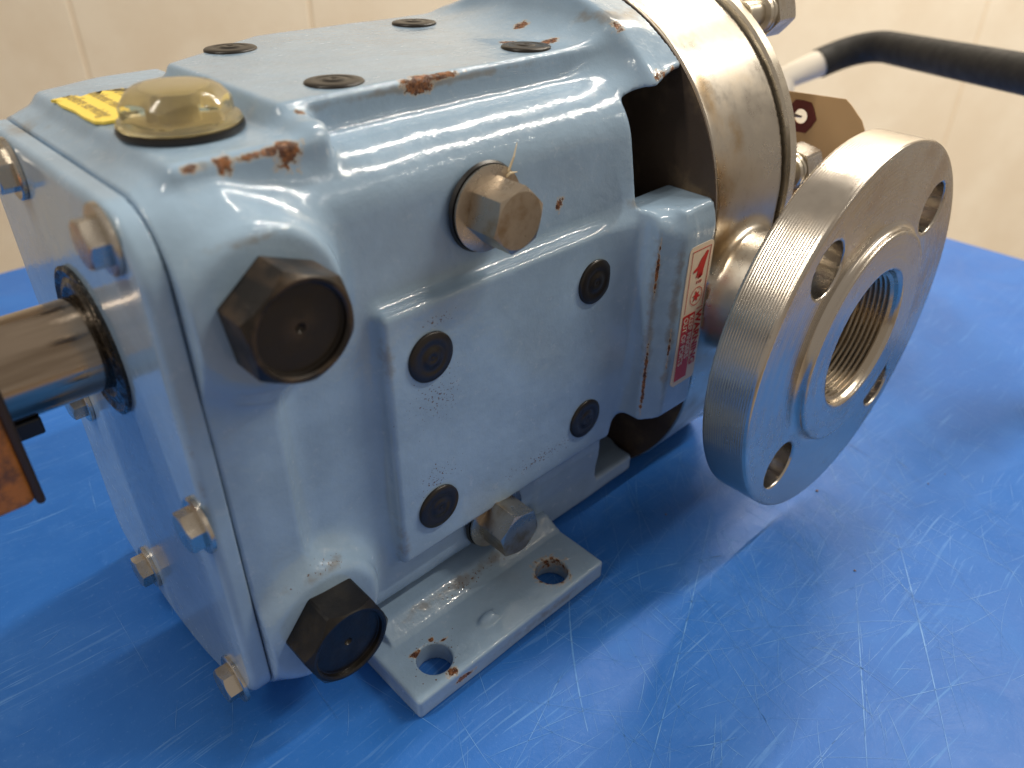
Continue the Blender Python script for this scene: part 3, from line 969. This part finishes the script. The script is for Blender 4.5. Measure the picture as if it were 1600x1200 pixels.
# --- drive shaft, seal and coupling
SY, SZ = -0.10, 2.055
m = NT('shaft_steel')
SH = m.set(Base_Color=m.mix(m.ramp(m.noise(1.0, 4, stretch=(0.8, 9, 9)), 0.4, 0.7), (0.48, 0.40, 0.32, 1), (0.28, 0.22, 0.165, 1)), Metallic=1.0, Roughness=m.ramp(m.noise(6, 5), 0.3, 0.7, 0.10, 0.22),
           Normal=m.bump(m.noise(1.0, 3, stretch=(0.6, 30, 30)), 0.12, 0.006))
bm = bmesh.new()
lathe(bm, [(0, 0), (0.219, 0), (0.219, 1.25), (0, 1.25)], 96, (0.25, SY, SZ), (-1, 0, 0))
part(from_bm('drive_shaft', bm, SH, None, 0.5), 'bright steel drive shaft')
bm = bmesh.new()
lathe(bm, [(0.22, 0.0), (0.35, 0.0), (0.352, 0.018), (0.335, 0.024), (0.318, 0.016), (0.30, 0.012), (0.285, 0.020), (0.262, 0.024), (0.245, 0.012), (0.222, 0.01)], 72, (-0.105, SY, SZ), (-1, 0, 0))
m = NT('greasy_seal')
SEAL = m.set(Base_Color=m.mix(m.ramp(m.noise(25, 4), 0.55, 0.7), (0.008, 0.007, 0.006, 1), (0.05, 0.035, 0.02, 1)), Roughness=m.ramp(m.noise(14, 4), 0.4, 0.6, 0.12, 0.5), Normal=m.bump(m.noise(24, 4), 0.8, 0.02))
part(from_bm('shaft_seal', bm, SEAL, None, 0.7), 'greasy black shaft seal')
bm = bmesh.new()
box(bm, (-0.60, SY - 0.13, SZ - 0.275), (-0.43, SY - 0.03, SZ - 0.19), 0.01)
part(from_bm('shaft_key', bm, RUBBER))
m = NT('orange_worn_paint')
w = m.ramp(m.noise(7, 6, 0.7), 0.46, 0.66)
ORG = m.set(Base_Color=m.mix(w, (0.62, 0.21, 0.035, 1), (0.22, 0.09, 0.035, 1)), Roughness=0.5, Normal=m.bump(m.noise(18, 4), 0.4, 0.015))
bm = bmesh.new()
box(bm, (-1.15, -0.50, 1.64), (-0.575, 0.32, 2.50), 0.05, 3)
part(from_bm('coupling_block', bm, ORG, None, 0.6), 'orange painted coupling block with worn dark edges')
bm = bmesh.new()
box(bm, (-0.592, -0.504, 1.637), (-0.556, 0.322, 2.503), 0.016, 3)
part(from_bm('coupling_rim', bm, simple('dark_worn_edge', (0.05, 0.028, 0.015), 0.55), None, 0.6))

# --- fibre caught under the upper side bolt
bm = bmesh.new()
tube(bm, [(1.60, -0.93, 2.60), (1.63, -0.96, 2.66), (1.64, -0.98, 2.72), (1.67, -0.97, 2.78)], [0.009, 0.007, 0.005, 0.002], 6)
tube(bm, [(1.60, -0.93, 2.60), (1.62, -0.98, 2.65), (1.645, -1.0, 2.655)], [0.006, 0.006, 0.002], 6)
part(from_bm('thread_wisp', bm, simple('fibre', (0.7, 0.6, 0.42), 0.8)))

# ------------------------------------------------------------------ inventory tag
k = (4.6 + 0.8685) / (4.2 + 0.8685)
def tp(y, z, x=4.6): return (x, -3.5704 + (y + 3.5704) * k, 3.8636 - (3.8636 - z) * k)
th = tp(-1.066, 2.469)
tg = empty('paper_tag', th)
tag(tg, 'manila paper tag with dark red eyelet patch hanging behind the rotor casing', 'paper tag')
MAN = simple('manila', (0.50, 0.33, 0.17), 0.75)
PATCH = simple('patch_red', (0.12, 0.018, 0.014), 0.7)
def holed(name, outer, hole_r, x, mat, thick):
    bm = bmesh.new()
    n = 48
    c0 = th
    R_ = []
    for i in range(n):
        a = 2 * PI * i / n
        dy, dz = math.cos(a), math.sin(a)
        best = None
        for j in range(len(outer)):
            (ay, az), (by, bz) = outer[j], outer[(j + 1) % len(outer)]
            ey, ez = by - ay, bz - az
            den = dy * ez - dz * ey
            if abs(den) < 1e-9: continue
            t = ((ay - c0[1]) * ez - (az - c0[2]) * ey) / den
            s_ = ((ay - c0[1]) * dz - (az - c0[2]) * dy) / den
            if t > 0 and -1e-6 <= s_ <= 1 + 1e-6: best = t if best is None else min(best, t)
        R_.append((dy, dz, best))
    L = []
    for xx in (x, x + thick):
        L.append([bm.verts.new((xx, c0[1] + dy * hole_r, c0[2] + dz * hole_r)) for dy, dz, b in R_])
        L.append([bm.verts.new((xx, c0[1] + dy * b, c0[2] + dz * b)) for dy, dz, b in R_])
    for i in range(n):
        j = (i + 1) % n
        bm.faces.new((L[0][i], L[0][j], L[1][j], L[1][i]))
        bm.faces.new((L[2][i], L[3][i], L[3][j], L[2][j]))
        bm.faces.new((L[1][i], L[1][j], L[3][j], L[3][i]))
        bm.faces.new((L[0][i], L[2][i], L[2][j], L[0][j]))
    o = from_bm(name, bm, mat)
    o.parent = tg
    o.matrix_parent_inverse = Matrix.Translation(-Vector(th))
    return o
out = [tp(-1.35, 2.628)[1:], tp(-1.505, 2.493)[1:], tp(-1.50, 1.35)[1:], tp(-0.63, 1.35)[1:], tp(-0.63, 2.46)[1:], tp(-0.78, 2.60)[1:]]
holed('tag_card', out, 0.05, 4.6, MAN, 0.008)
rp = 0.115
holed('eyelet_patch', [(th[1] + rp * 1.02 * math.cos(a) * (0.94 if i % 2 else 1.04), th[2] + rp * 1.02 * math.sin(a) * (0.94 if i % 2 else 1.04)) for i, a in enumerate([2 * PI * q / 12 for q in range(12)])], 0.0505, 4.594, PATCH, 0.004)
bm = bmesh.new()
tube(bm, [th, (4.45, th[1] + 0.05, th[2] + 0.03), (4.20, -1.05, 2.29), (4.16, -0.95, 2.24)], 0.012, 8)
o = from_bm('tag_wire', bm, simple('wire', (0.4, 0.36, 0.3), 0.35, 1.0), None, 0.9)
o.parent = tg
o.matrix_parent_inverse = Matrix.Translation(-Vector(th))
